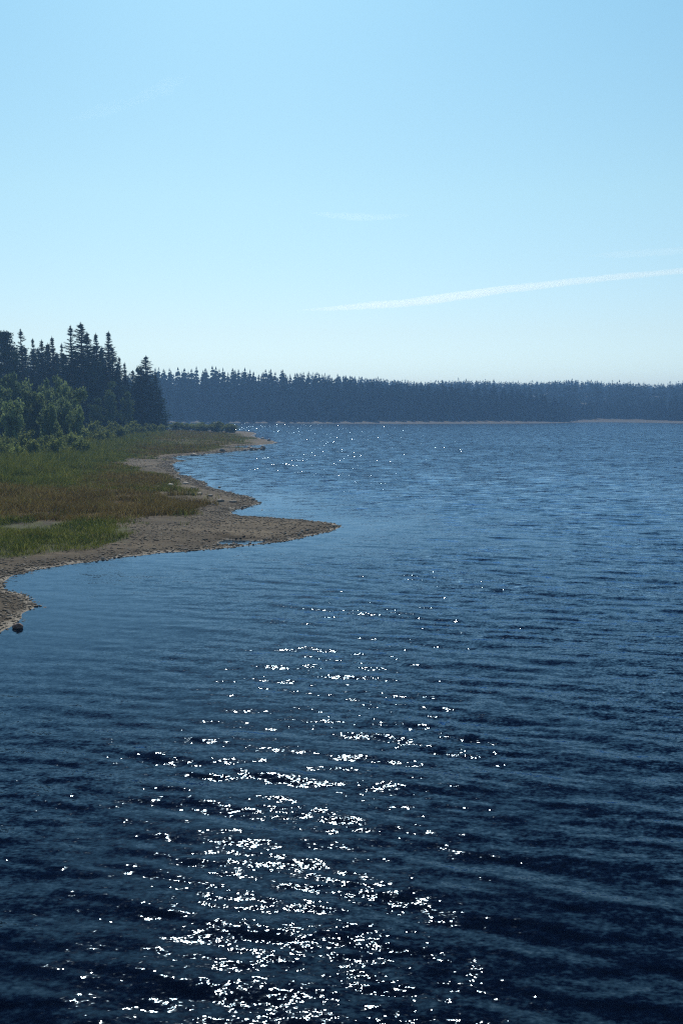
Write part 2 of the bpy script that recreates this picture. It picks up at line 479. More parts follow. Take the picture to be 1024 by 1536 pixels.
def spruce_parts(seed, Ht, Rm, dens=1.0, skirt=.04, gap=.15, power=.85, segs=6, per=6):
    g = np.random.default_rng(seed)
    tr = MB(); cr = MB()
    zs = np.linspace(0, Ht, 9)
    lean = g.normal(0, .12, 2)
    wob = np.stack((lean[0] * (zs / Ht) ** 2 + .05 * np.sin(zs), lean[1] * (zs / Ht) ** 2, zs), 1)
    tr.tube(wob, .011 * Ht * (1 - zs / Ht) ** .8 + .02, 7)
    nwh = int(Ht / .46 * dens)
    for w in range(nwh):
        t = skirt + (1 - skirt) * (w + g.uniform(-.3, .3)) / nwh
        t = min(max(t, .02), .985)
        z = t * Ht
        Rl = Rm * ((1 - t) ** power) * (1 if t > .16 else .75 + t * 1.5) + .08
        nb = max(4, int(round(7 * dens + g.uniform(-1.5, 1.5))))
        a0 = g.uniform(0, 6.28)
        for k in range(nb):
            if g.random() < gap: continue
            az = a0 + k / nb * 6.283 + g.normal(0, .25)
            L = Rl * g.uniform(.55, 1.18)
            s = np.linspace(.08, 1, segs)
            droop = (-.42 + .85 * t ** 1.5) * L
            zz = z + droop * s + .22 * L * s ** 2.5 + g.normal(0, .08)
            cx = lean[0] * t * t; cy = lean[1] * t * t
            px = np.stack((cx + np.cos(az) * L * s, cy + np.sin(az) * L * s, zz), 1)
            # sprays: little triangles on either side of and hanging below the branch
            n = segs * per
            pick = g.integers(0, segs, n)
            base = px[pick] + g.normal(0, .05, (n, 3))
            wd_ = (.16 + .26 * L / Rm * np.sin(np.clip(s[pick], 0, 1) * 2.6 + .3)) * g.uniform(.7, 1.5, n) * Rm / 2.6 * (1.12 - .6 * t)
            side = np.where(g.random(n) < .5, 1, -1)
            out_ = np.array([math.cos(az), math.sin(az), 0.]); lat = np.array([-math.sin(az), math.cos(az), 0.])
            tip = base + out_ * (wd_ * g.uniform(.3, 1.2, n))[:, None] + lat * (side * wd_ * g.uniform(.2, 1.25, n))[:, None]
            tip[:, 2] -= wd_ * g.uniform(-.15, .9, n)
            b2 = base + lat * (side * .12 * g.uniform(.5, 1.6, n))[:, None] - out_ * (.1 + .14 * g.random(n))[:, None]
            b2[:, 2] -= wd_ * g.uniform(.05, .35, n)
            cr.tris(np.stack((base, tip, b2), 1))
    # leader
    top = np.array([lean[0], lean[1], Ht])
    n = 26
    hh = g.uniform(0, 1, n)
    base = top - np.array([0, 0, 1.])[None] * (hh * .07 * Ht)[:, None]
    az = g.uniform(0, 6.28, n); l = .10 + .35 * hh
    tip = base + np.stack((np.cos(az) * l, np.sin(az) * l, .05 + .1 * g.random(n)), 1)
    cr.tris(np.stack((base + [0, 0, .1], tip, base - [0, 0, .14]), 1))
    tr.tube([wob[-1] - [0, 0, .4], top + [0, 0, .25]], [.035, .012], 4)
    return tr, cr


def leafy_parts(seed, Ht, Rm, stems=5, leaves=4500, lsize=.16, low=.1, clumps=40, shape=1.0, spread=.8, stem_r=.05):
    """broad-leaved shrub or tree: bent stems, forks and leaf clumps spread through the crown"""
    g = np.random.default_rng(seed)
    tr = MB(); cr = MB()
    ends = []
    for i in range(stems):
        az = g.uniform(0, 6.28); rr_ = Rm * g.uniform(.15, spread)
        hh = Ht * g.uniform(.7, .98) * (1 - .25 * (rr_ / Rm) ** 2)
        s = np.linspace(0, 1, 6)
        P = np.stack((np.cos(az) * rr_ * s ** 1.3 + g.normal(0, .05, 6) * s, np.sin(az) * rr_ * s ** 1.3 + g.normal(0, .05, 6) * s, hh * s), 1)
        tr.tube(P, stem_r * (1 - s * .85) * g.uniform(.8, 1.2), 6)
        for k in range(max(3, clumps // stems)):
            u = g.uniform(max(low, .12), 1)
            p0 = np.array([np.interp(u, s, P[:, c]) for c in range(3)])
            a2 = g.uniform(0, 6.28); l = Rm * g.uniform(.15, .62) * (1.05 - .55 * u)
            p1 = p0 + np.array([math.cos(a2) * l, math.sin(a2) * l, l * g.uniform(.1, .9)])
            p1[2] = min(p1[2], Ht * .98)
            tr.tube([p0, (p0 + p1) / 2 + [0, 0, .04 * l], p1], [stem_r * .4, stem_r * .28, stem_r * .1], 4)
            ends.append(p1); ends.append((p0 + p1) / 2 if g.random() < .5 else p1)
        ends.append(P[-1])
    ends = np.array(ends)
    rc = Rm * g.uniform(.09, .27, len(ends))
    n = leaves
    ii = g.integers(0, len(ends), n)
    q = g.normal(0, 1, (n, 3)); q /= np.linalg.norm(q, axis=1)[:, None]
    c = ends[ii] + q * (rc[ii] * g.random(n) ** .45)[:, None] * np.array([1, 1, shape])
    c[:, 2] = np.maximum(c[:, 2], .05)
    d = g.normal(0, 1, (n, 3)); d /= np.linalg.norm(d, axis=1)[:, None]
    e = np.cross(d, g.normal(0, 1, (n, 3))); e /= np.linalg.norm(e, axis=1)[:, None]
    l = (lsize * g.uniform(.6, 1.4, n))[:, None]
    cr.tris(np.stack((c - d * l, c + d * l, c + e * l * .55), 1))
    cr.tris(np.stack((c - d * l, c - e * l * .55, c + d * l), 1))
    return tr, cr


def make_plant(name, parts, trunk_mat, leaf, trunk_name='trunk', crown_name='crown'):
    root = bpy.data.objects.new(name, None); root.empty_display_size = .5
    COL.objects.link(root)
    obj(trunk_name, parts[0].mesh(trunk_name, trunk_mat), root)
    obj(crown_name, parts[1].mesh(crown_name, leaf), root)
    root['_h'] = 1.0
    return root


def copy_tree(o):
    c = o.copy(); COL.objects.link(c)
    for ch in o.children:
        d = ch.copy(); COL.objects.link(d); d.parent = c
    return c


used = set()
def place(proto, x, y, s=(1, 1, 1), rz=0., sink=.08):
    o = proto if proto.name not in used else copy_tree(proto)
    used.add(o.name if o is proto else o.name)
    if o is proto: used.add(proto.name)
    o.location = (x, y, gz(x, y) - sink); o.scale = s; o.rotation_euler = (0, 0, rz)
    return o


# ---- spruces on the left bank
specs = [(101, 20, 2.9, 1.0, .02, .10, .8), (102, 20, 2.5, 1.05, .04, .18, .85), (103, 20, 2.3, .95, .05, .24, .8),
         (104, 20, 3.2, 1.0, .02, .08, .75), (105, 20, 2.7, .8, .06, .30, .75)]
protos = [make_plant('spruce_tree', spruce_parts(sd, h, r, dn, sk, gp, pw), M['bark'], M['spruce']) for sd, h, r, dn, sk, gp, pw in specs]
grp_near = 'spruces of the wood on the left bank'


def tree_at(proto, x, ytop, D, hw, baseH=20., baseR=2.7, rz=None, cap=.34):
    """a tree whose tip shows at photo pixel (x, ytop) when it stands D metres away"""
    u = (x - 512) / F
    wx = u * D * 1.0
    zt = CAMZ + (HOR - ytop) / F * D
    g0 = gz(wx, D)
    Hh = max(zt - g0, 2)
    rw = min(hw, cap * Hh / D * F) / F * D
    o = place(proto, wx, D, (rw / baseR, rw / baseR, Hh / baseH), random.uniform(0, 6.28) if rz is None else rz)
    return o


sky_trees = [
    (0, -6, 486, 168, 23, 3, 'tall spruce cut by the left photo edge, its tip high beside the pine'),
    (1, 40, 496, 172, 20, 4, 'slender pointed spruce just right of the layered pine'),
    (2, 58, 510, 182, 15, 2, 'short-tipped thin spruce between the slender pointed one and its bushier neighbour'),
    (3, 70, 512, 178, 17, 0, 'blunt bushy spruce over the tallest willow clump'),
    (4, 86, 507, 180, 18, 1, 'narrow spruce with a bare gap on both sides, left of the tallest pair'),
    (5, 98, 517, 188, 14, 2, 'low thin spruce tucked against the left flank of the tallest pair'),
    (6, 113, 491, 176, 24, 4, 'ragged open-topped spruce, left of the tallest pair of trees'),
    (7, 129, 487, 174, 27, 3, 'tallest and widest dark spruce of the left bank'),
    (8, 138, 501, 182, 22, 0, 'dense spruce hugging the right flank of the tallest one'),
    (9, 152, 502, 184, 19, 1, 'narrow tapering spruce standing clear between the tallest one and the last high spire'),
    (10, 168, 499, 186, 22, 1, 'last high spire of the left wood, evenly tapering, where the skyline drops'),
    (11, 182, 537, 196, 14, 2, 'small thin spruce in the dip of the skyline'),
    (12, 191, 545, 198, 14, 2, 'smallest spruce tip in the dip of the skyline, nearer the point'),
    (13, 222, 535, 203, 21, 3, 'spruce with a stepped tip at the point end of the left wood'),
    (14, 236, 562, 206, 15, 0, 'low dense spruce closing the wood at the water'),
]
for i, x, yt, D, hw, k, lab in sky_trees:
    tag(tree_at(protos[k], x, yt, D, hw * 1.45), lab, 'spruce', grp_near)
# darker mass of the wood behind and between them
fr = np.random.default_rng(5)
fill = []
for x in np.arange(-150, 178, 7):
    fill.append((x + fr.uniform(-4, 4), fr.uniform(516, 538), fr.uniform(186, 212), fr.uniform(17, 24)))
for x in np.arange(-140, 215, 9):
    fill.append((x + fr.uniform(-5, 5), fr.uniform(545, 575) if x > -20 else 540, fr.uniform(168, 180) + max(x, 0) * .12, fr.uniform(16, 23)))
for x, yt in ((180, 556), (190, 562), (203, 556), (212, 552), (222, 560), (231, 574), (240, 585), (228, 590), (216, 585), (205, 580)):
    fill.append((x, yt, fr.uniform(200, 214), fr.uniform(13, 19)))
for j, (x, yt, D, hw) in enumerate(fill):
    tag(tree_at(protos[(0, 3, 1, 0, 3)[j % 5]], x, yt, D, hw * 1.6), 'dark spruce merging into the solid mass of the left wood', 'spruce', 'spruces merged in the dark mass of the left wood')


# ---- pine with layered boughs at the left edge
def pine_parts(seed, Ht, Rm):
    g = np.random.default_rng(seed); tr = MB(); cr = MB()
    zs = np.linspace(0, Ht * .97, 8)
    P = np.stack((.3 * np.sin(zs / 6), .2 * np.cos(zs / 5), zs), 1)
    tr.tube(P, .014 * Ht * (1 - zs / Ht) ** .7 + .02, 8)
    for w in range(19):
        t = .45 + .54 * w / 18
        c = np.array([np.interp(t * Ht, zs, P[:, 0]), np.interp(t * Ht, zs, P[:, 1]), t * Ht])
        for k in range(4):
            az = g.uniform(0, 6.28); L = Rm * g.uniform(.5, 1.1) * (1.15 - .9 * ((t - .45) / .55) ** 1.4)
            e = c + np.array([math.cos(az) * L, math.sin(az) * L, L * g.uniform(-.05, .22)])
            mid = (c + e) / 2 - [0, 0, .05 * L]
            tr.tube([c, mid, e], [.06, .045, .02], 4)
            n = 130
            u = g.uniform(.3, 1.05, n)[:, None]
            q = c + (e - c) * u + g.normal(0, 1, (n, 3)) * np.array([.38, .38, .17])
            d = g.normal(0, 1, (n, 3)) * [1, 1, .6] + [0, 0, .5]; d /= np.linalg.norm(d, axis=1)[:, None]
            s_ = np.cross(d, g.normal(0, 1, (n, 3))); s_ /= np.linalg.norm(s_, axis=1)[:, None]
            cr.tris(np.stack((q, q + d * .38 + s_ * .1, q + d * .34 - s_ * .1), 1))
    return tr, cr


pine = make_plant('pine_tree', pine_parts(301, 20, 3.4), M['bark'], M['spruce'])
tag(tree_at(pine, 14, 502, 166, 27, baseR=3.4), 'pine with flat layered boughs and sky gaps at the left photo edge', 'pine')

# ---- birches and willows
birchP = make_plant('birch_tree', leafy_parts(401, 12, 3.2, 4, 5200, .17, .25, 56, 1.1, .55, .09), M['palebark'], M['birch'])
birches = [(211, 542, 203, 15, 'round-topped leafy tree beside the stepped spruce at the wood end'),
           (170, 566, 168, 20, 'olive leafy tree low in front of the last high spire'),
           (194, 582, 178, 18, 'olive leafy tree in front of the skyline dip'),
           (148, 592, 158, 17, 'dull green leafy tree at the foot of the dark spruces, right of the willows')]
for x, yt, D, hw, lab in birches:
    tag(tree_at(birchP, x, yt, D, hw, 12, 3.2), lab, 'leafy tree', 'leafy trees along the wood edge')

wil = [make_plant('willow_shrub', leafy_parts(501 + i, 7, 3.0, 9, 5200, .19, .06, 54, 1.25, .85, .06), M['palebark'], M['willow'], 'stem', 'foliage') for i in range(3)]
willows = [(0, 18, 556, 128, 24, 'tall grey-green willow rising in front of the layered pine'),
           (1, 84, 563, 132, 22, 'tallest pointed willow clump below the blunt bushy spruce'),
           (2, 106, 576, 124, 25, 'rounded silvery willow at the right end of the willow thicket'),
           (0, 52, 582, 116, 28, 'broad green willow in the middle of the thicket'),
           (1, -14, 588, 112, 28, 'grey willow cut by the left photo edge'),
           (2, 26, 600, 104, 26, 'low grey willow in front of the tall one at the left edge'),
           (0, 78, 604, 108, 24, 'fresh green willow low in front of the tallest pointed one'),
           (1, 116, 606, 112, 16, 'slim willow at the foot of the rounded silvery one'),
           (0, 64, 586, 121, 30, 'olive willow filling the gap right behind the broad green one'),
           (1, 97, 592, 119, 26, 'dull willow between the fresh green one and the rounded silvery one'),
           (2, 38, 572, 130, 25, 'pale-topped willow at the back of the thicket, under the slender pointed spruce'),
           (0, 3, 573, 122, 26, 'green willow at the left photo edge, behind the low grey ones'),
           (2, -60, 580, 118, 30, 'grey willow beyond the left photo edge')]
for k, x, yt, D, hw, lab in willows:
    tag(tree_at(wil[k], x, yt, D, hw, 7, 3.0), lab, 'willow', 'willow thicket in front of the left wood')

shr = [make_plant('shrub', leafy_parts(601 + i, 2.4, 1.3, 11, 1900, .10, .03, 44, 1.5, .95, .02), M['palebark'], M['shrub'], 'stem', 'foliage') for i in range(2)]
shrubs = [(266, 634, 205, 19, 'first waterside shrub right of the dark wood end'),
          (283, 635, 208, 20, 'small loose waterside shrub, second from the wood end'),
          (298, 634.5, 212, 19, 'waterside shrub in the middle of the low row on the point'),
          (312, 636, 206, 18, 'flat low waterside shrub left of the tall end one'),
          (326, 632.5, 208, 21, 'tallest waterside shrub on the point, near the open water'),
          (340, 635, 206, 18, 'waterside shrub leaning at the tip end of the row'),
          (350, 641, 204, 12, 'tiny last shrub of the row on the point')]
for j, (x, yt, D, hw, lab) in enumerate(shrubs):
    tag(tree_at(shr[j % 2], x, yt, D, hw, 2.4, 1.3, cap=9), lab, 'shrub', 'low shrubs in a row on the grassy point')
under = [(140, 632, 132), (156, 636, 138), (172, 632, 146), (186, 637, 150), (200, 632, 158), (214, 637, 162), (228, 635, 172), (242, 638, 182),
         (128, 642, 118), (110, 645, 104), (92, 645, 98), (66, 650, 94), (40, 646, 92), (14, 652, 90), (-8, 650, 92), (150, 646, 120), (182, 645, 136), (118, 656, 92), (50, 662, 84), (6, 665, 80), (84, 664, 88), (26, 676, 76), (160, 652, 126)]
for j, (x, yt, D) in enumerate(under):
    tag(tree_at(shr[j % 2], x, yt, D, random.uniform(13, 20), 2.4, 1.3, cap=9), 'knee to chest high green bush in the undergrowth below the left wood', 'bush', 'undergrowth bushes below the left wood')


# ---- far shore: front trees one by one, the rest of the wood as one mass
def far_spruce(seed, H_, R_, nb=15, per=26):
    g = np.random.default_rng(seed); mb = MB()
    mb.tube([(0, 0, 0), (0, 0, H_ * .5), (0, 0, H_)], [.22, .14, .03], 5, 1)
    for w in range(nb):
        t = .03 + .95 * (w + g.uniform(-.3, .3)) / nb
        rl = R_ * (1 - t) ** .62 + .1
        n = per
        az = g.uniform(0, 6.28, n); L = rl * g.uniform(.55, 1.2, n)
        z = t * H_ + g.normal(0, .12, n)
        c, s = np.cos(az), np.sin(az)
        wd_ = .22 + .22 * L
        base = np.stack((c * .1, s * .1, z + .25), 1)
        a = np.stack((c * L - s * wd_, s * L + c * wd_, z - L * .35 * g.uniform(.3, 1.4, n)), 1)
        b_ = np.stack((c * L * .8 + s * wd_, s * L * .8 - c * wd_, z - L * .55 * g.uniform(.3, 1.4, n) - .2), 1)
        mb.tris(np.stack((base, a, b_), 1))
    top = np.array([0, 0, H_ + .2])
    for k in range(5):
        az = k * 1.256
        mb.tris([[top, [math.cos(az) * .45, math.sin(az) * .45, H_ - 1.1], [math.cos(az + .8) * .45, math.sin(az + .8) * .45, H_ - 1.3]]])
    return mb


far_me = [far_spruce(701 + i, 20, r).mesh('far_spruce', [M['farspruce'], M['bark']]) for i, r in enumerate((3.4, 3.9, 3.0, 3.6))]
TOPX = [-500, 150, 250, 330, 400, 460, 520, 570, 620, 680, 740, 800, 835, 860, 940, 1024, 1300]
TOPY = [552, 552, 552, 554, 556, 560, 566, 571, 575, 578, 580, 586, 594, 602, 602, 594, 585]
fg = np.random.default_rng(13)
front = []
for row, dd in enumerate((26, 32, 39, 47)):
    for D0 in [0]:
        xs = np.arange(215, 1040, 13.2)
        for x in xs + (row % 2) * 8:
            x = x + fg.uniform(-6, 6)
            ds = np.interp(x, [p[0] for p in farpx], [p[1] for p in farpx])
            front.append((x, ds + dd + fg.uniform(-2, 2) + (4 if x > 560 else 0), row))
front = front[:]
for x, D, row in front:
    yt = np.interp(x, TOPX, TOPY) + fg.normal(0, 2.2) + (3 - row) * 1.2 + (fg.uniform(2, 9) if fg.random() < .3 else 0)
    wx = (x - 512) / F * D
    g0 = gz(wx, D)
    Hh = CAMZ + (HOR - yt) / F * D - g0
    if Hh < 3: continue
    o = obj('spruce_tree', far_me[int(fg.integers(0, 4))])
    wsc = (.6 + .4 * Hh / 20) * fg.uniform(.8, 1.25)
    o.location = (wx, D, g0 - .1); o.scale = (wsc, wsc, Hh / 20); o.rotation_euler = (0, 0, fg.uniform(0, 6.28))
    if x < 480: lab = 'tall spruce of the dense dark wood on the far shore, left half'
    elif x < 845: lab = 'medium spruce of the far shore wood where its skyline slopes down to the right'
    else: lab = 'low spruce on the far shore beside the small bay at the right'
    tag(o, lab, 'spruce', 'far shore spruces, ' + ('tall left half' if x < 480 else 'sloping middle' if x < 845 else 'low right end'))

# mass of the far wood
lo = [far_spruce(751 + i, 18, r, 8, 11) for i, r in enumerate((3.4, 3.9, 3.0))]
loV = [np.concatenate(q.V) for q in lo]; loT = [np.concatenate(q.T) for q in lo]; loM = [np.concatenate(q.mi) for q in lo]
cand_x = []; cand_y = []; hs = []
n = 9000
cx = fg.uniform(-420, 520, n); cy = fg.uniform(380, 900, n)
dB = sdf(polyB, cx, cy)
pxx = 512 + cx / cy * F
keep = (dB > 27) & ((dB > 55) | (pxx > 1045) | (pxx < 205)) & (dB < 470) & (pxx > -420) & (pxx < 1450)
dens = np.where(cy < 480, 1, .75); keep &= fg.random(n) < dens
cx, cy = cx[keep], cy[keep]
gzv = height(cx, cy)
px_ = 512 + cx / cy * F
ytl = np.interp(px_, TOPX, TOPY)
SKX = [-500, 500, 620, 700, 780, 860, 940, 985, 1030, 1500]; SKY_ = [590, 582, 575, 573, 576, 572, 577, 579, 575, 575]
skl = np.minimum(ytl, np.interp(px_, SKX, SKY_))
Hmax = CAMZ + (HOR - np.where(cy < 470, ytl, skl)) / F * cy - gzv
hh = np.clip(np.minimum(fg.normal(21.5, 2.6, len(cx)), Hmax - .3 + fg.normal(0, 1.0, len(cx))), 4, 26)
VV = []; TT = []; MM = []; off_ = 0
for i in range(len(cx)):
    k = i % 3; v = loV[k] * np.array([1, 1, hh[i] / 18])
    a = fg.uniform(0, 6.28); c, s = math.cos(a), math.sin(a)
    VV.append(np.stack((v[:, 0] * c - v[:, 1] * s + cx[i], v[:, 0] * s + v[:, 1] * c + cy[i], v[:, 2] + gzv[i] - .1), 1))
    TT.append(loT[k] + off_); MM.append(loM[k]); off_ += len(v)
me = mesh_from('far_forest', np.concatenate(VV), tris=np.concatenate(TT), mats=[M['farspruce'], M['bark']])
me.polygons.foreach_set('material_index', np.concatenate(MM).astype(np.int32))
tag(obj('far_forest', me), 'dense spruce forest rising behind the front trees across the lake', 'forest', kind='stuff')


# ------------------------------------------------------------------ grass
def blades(x, y, h, w, lean_amt, g):
    n = len(x); z = height(x, y)
    az = g.uniform(0, 6.28, n); c, s = np.cos(az), np.sin(az)
    la = g.uniform(0, 6.28, n); l = h * lean_amt * g.uniform(.2, 1.3, n)
    b0 = np.stack((x - c * w, y - s * w, z - .02), 1); b1 = np.stack((x + c * w, y + s * w, z - .02), 1)
    mx = x + np.cos(la) * l * .35; my = y + np.sin(la) * l * .35
    m0 = np.stack((mx - c * w * .7, my - s * w * .7, z + h * .55), 1); m1 = np.stack((mx + c * w * .7, my + s * w * .7, z + h * .55), 1)
    tp = np.stack((x + np.cos(la) * l, y + np.sin(la) * l, z + h), 1)
    V = np.stack((b0, b1, m1, m0, tp), 1).reshape(-1, 3)
    i = np.arange(n) * 5
    return V, np.stack((i, i + 1, i + 2, i + 3), 1), np.stack((i + 3, i + 2, i + 4), 1)


gg = np.random.default_rng(17)
# candidates spread over the bank, thinner with distance
n = 1300000
r_ = np.sqrt(gg.uniform(28 ** 2, 215 ** 2, n)); r_ = np.where(gg.random(n) < .65, gg.uniform(28, 130, n), r_)
t_ = gg.uniform(-.72, -.08, n)
x, y = r_ * np.sin(t_), r_ * np.cos(t_)
dA = sdf(polyA, x, y)
k = dA > .8
x, y, dA = x[k], y[k], dA[k]
cv, ob, wd = cover_at(x, y, dA)
k = (height(x, y) > .12) & (sdf(puddle, x, y) < -2) & (gg.random(len(x)) < smooth(cv + fbm(x / 1.5, y / 1.5, 61) * 1.5, .3, .85)) & (wd < .9)
x, y, dA, cv, ob = x[k], y[k], dA[k], cv[k], ob[k]
gu = smooth(sdf(Z_GREEN_UP, x, y), -2, 4)
h = (.12 + .12 * ob + .42 * gu) * gg.uniform(.5, 1.5, len(x)) * (.6 + .7 * smooth(fbm(x / 3, y / 3, 63), -.2, .25) + .9 * smooth(fbm(x / .7, y / .7, 65), .02, .3))
w = .005 + .00016 * np.hypot(x, y) * gg.uniform(.7, 1.3, len(x))
V, q, t = blades(x, y, h, w, .85, gg)
me = mesh_from('grass', V, quads=q, tris=t, mats=[M['green'], M['orange']])
isor = (gg.random(len(x)) < np.clip(ob * 1.05 + .15 * smooth(fbm(x / 2, y / 2, 67), -.05, .2) - .35 * smooth(fbm(x / 1.3, y / 1.3, 69), .0, .2), 0, 1) * (1 - .85 * gu)).astype(np.int32)
me.polygons.foreach_set('material_index', np.concatenate((isor, isor)))
attr(me, 'tint', np.repeat(gg.random(len(x)), 5))
print('grass blades', len(x))
tag(obj('grass', me), 'green and rusty orange grass covering the left bank', 'grass', kind='stuff')


# ------------------------------------------------------------------ stones
def ico():
    p = (1 + 5 ** .5) / 2
    v = np.array([(-1, p, 0), (1, p, 0), (-1, -p, 0), (1, -p, 0), (0, -1, p), (0, 1, p), (0, -1, -p), (0, 1, -p), (p, 0, -1), (p, 0, 1), (-p, 0, -1), (-p, 0, 1)], float)
    f = [(0, 11, 5), (0, 5, 1), (0, 1, 7), (0, 7, 10), (0, 10, 11), (1, 5, 9), (5, 11, 4), (11, 10, 2), (10, 7, 6), (7, 1, 8), (3, 9, 4), (3, 4, 2), (3, 2, 6), (3, 6, 8), (3, 8, 9), (4, 9, 5), (2, 4, 11), (6, 2, 10), (8, 6, 7), (9, 8, 1)]
    return v / np.linalg.norm(v[0]), np.array(f)


IV, IF = ico()


def subdiv(v, f):
    e = {}; v = list(map(tuple, v)); nf = []
    def mid(a, b):
        k = (min(a, b), max(a, b))
        if k not in e:
            m_ = (np.array(v[a]) + np.array(v[b])) / 2; m_ /= np.linalg.norm(m_); e[k] = len(v); v.append(tuple(m_))
        return e[k]
    for a, b_, c in f:
        x1, y1, z1 = mid(a, b_), mid(b_, c), mid(c, a)
        nf += [(a, x1, z1), (b_, y1, x1), (c, z1, y1), (x1, y1, z1)]
    return np.array(v), np.array(nf)


def rock_mesh(seed, mat, lv=3, flat=.6):
    g = np.random.default_rng(seed); v, f = IV, IF
    for _ in range(lv): v, f = subdiv(v, f)
    v = v.copy()
    for _ in range(9):                          # knock planar facets off the ball
        nrm = g.normal(0, 1, 3); nrm /= np.linalg.norm(nrm); dd = g.uniform(.62, .85)
        s = v @ nrm; v -= np.maximum(s - dd, 0)[:, None] * nrm * .85
    r1 = fbm(v[:, 0] * 2.3 + seed, v[:, 1] * 2.3 + v[:, 2] * 1.7, seed, 4)
    v *= (1 + .35 * r1)[:, None]
    v *= np.array([1, g.uniform(.7, .95), flat])
    return mesh_from('rock', v, tris=f, mats=mat, smooth_shade=False)


rk = [rock_mesh(801 + i, M['stone'], 3, fl) for i, fl in enumerate((.6, .45, .7, .35))]
rkr = rock_mesh(811, M['redstone'], 4, .62)
rkp = [rock_mesh(821 + i, M['palestone'], 2, .5) for i in range(2)]


def rock(me, x, y, wpx, lab, grp=None, z=0., sink=.3):
    wx, wy = ground_pt(x, y, z)
    s = wpx / F * wy / 2
    o = obj('rock', me); zz = max(gz(wx, wy), -.10) if z == 0 else gz(wx, wy)
    o.location = (wx, wy, zz + s * sink); o.scale = (s, s, s); o.rotation_euler = (random.uniform(-.2, .2), random.uniform(-.2, .2), random.uniform(0, 6.28))
    tag(o, lab, 'rock', grp)
    return o


rock(rkr, 27, 942, 18, 'reddish brown boulder in the shallows off the gravel patch at the left edge', sink=.45)
rock(rk[2], 394, 674, 9, 'dark block at the very tip of the thin stony bar', sink=.7)
rock(rk[0], 377, 674.5, 8, 'low dark stone on the thin bar beside the dark block', sink=.4)
rock(rk[1], 384, 674.5, 8, 'flat dark stone touching the dark block on the thin bar', sink=.3)
rock(rk[0], 333, 678, 8, 'dark stone at the landward end of the thin bar', sink=.5)
rock(rk[2], 351, 671.5, 5, 'small dark stone in the calm pool behind the thin bar', sink=.5)
rock(rk[1], 368, 675.5, 8, 'flat stone in the middle of the thin bar', sink=.3)
rock(rk[3], 291, 683, 12, 'flat dark slab on the shore at the mouth of the far cove', sink=.4)
rock(rk[2], 393, 765, 6, 'single dark stone standing in the water off the sand spit', sink=.5)
rock(rk[0], 61, 909, 7, 'dark stone awash off the gravel patch, nearest to it', sink=.4)
rock(rk[1], 68, 911, 8, 'flat dark stone awash just beyond the gravel patch', sink=.3)
rock(rkp[0], 87, 907, 6, 'white stone in the shallows off the gravel patch, nearer the bay', sink=.3)
rock(rkp[1], 98, 915, 5, 'small white stone farthest out from the gravel patch', sink=.3)
rock(rkp[0], 8, 955, 5, 'small white stone at the bottom tip of the gravel patch', sink=.3)
rock(rk[0], 36, 861, 5, 'small dark stone in the calm corner of the bay', sink=.3)
rock(rk[2], 22, 868, 4, 'tiny dark stone in the innermost corner of the bay', sink=.3)
sg = np.random.default_rng(23)
for x, y in [(268, 716), (280, 722), (291, 729), (300, 736), (286, 738), (312, 742), (330, 745), (275, 746), (295, 749), (262, 752), (318, 752), (246, 716), (240, 728), (256, 724), (236, 708), (350, 748)]:
    rock(rkp[0] if sg.random() < .25 else rk[int(sg.choice((1, 3)))], x + sg.uniform(-3, 3), y + sg.uniform(-2, 2), sg.uniform(6, 13), 'flat stone slab on the stony shore below the orange grass', 'stone slabs on the shore below the orange grass', .35, .2)
for i in range(40):
    x, y = [(257, 698), (302, 722), (345, 739), (388, 755), (262, 688), (330, 679), (398, 674), (417, 665), (60, 856), (150, 842), (20, 867)][i % 11]
    x2, y2 = [(302, 722), (345, 739), (388, 755), (352, 765), (330, 679), (398, 674), (340, 672), (385, 656), (150, 842), (210, 834), (60, 856)][i % 11]
    u = sg.random()
    rock(rk[int(sg.integers(0, 4))], x + (x2 - x) * u + sg.uniform(-4, 4), y + (y2 - y) * u + sg.uniform(-.8, .8), sg.uniform(3, 6.5), 'small dark stone along the water edge of the bay or the far cove', 'small stones along the water edge of the coves', 0, .35)
for i in range(56):
    u = sg.random(); x = 150 + 360 * u; y = np.interp(x, (150, 290, 390, 512), (840, 826, 815, 790)) - sg.uniform(-1, 6)
    rock(rk[int(sg.integers(0, 4))], x, y, sg.uniform(3, 6.5), 'small dark stone at the water edge of the sand spit', 'small stones along the edge of the sand spit', .05, .3)

# gravel: countless small stones
def pebbles(n_try, rmin, rmax, smin, smax, sel, seed, name, mat, lab, dark):
    g = np.random.default_rng(seed)
    r_ = g.uniform(rmin, rmax, n_try); t_ = g.uniform(-.62, .04, n_try)
    x, y = r_ * np.sin(t_), r_ * np.cos(t_)
    dA, dB = shore_d(x, y)
    k = sel(x, y, dA, g); x, y = x[k], y[k]
    z = np.maximum(height(x, y), -.05); n = len(x)
    s = np.exp(g.uniform(math.log(smin), math.log(smax), n)) * (.7 + .5 * np.hypot(x, y) / 60)
    sh = g.uniform(.6, 1.3, (n, 1, 3)) * np.array([1, 1, .45])
    jit = 1 + g.normal(0, .13, (n, 12, 1))
    v = IV[None] * sh * jit * s[:, None, None]
    a = g.uniform(0, 6.28, n); c, s_ = np.cos(a)[:, None], np.sin(a)[:, None]
    v = np.stack((v[..., 0] * c - v[..., 1] * s_, v[..., 0] * s_ + v[..., 1] * c, v[..., 2]), -1)
    v += np.stack((x, y, z + s * .15), 1)[:, None]
    T = (IF[None] + (np.arange(n) * 12)[:, None, None]).reshape(-1, 3)
    me = mesh_from(name, v.reshape(-1, 3), tris=T, mats=mat)
    attr(me, 'tint', np.repeat(g.random(n), 12))
    print(name, n)
    return tag(obj(name, me), lab, 'gravel', kind='stuff')


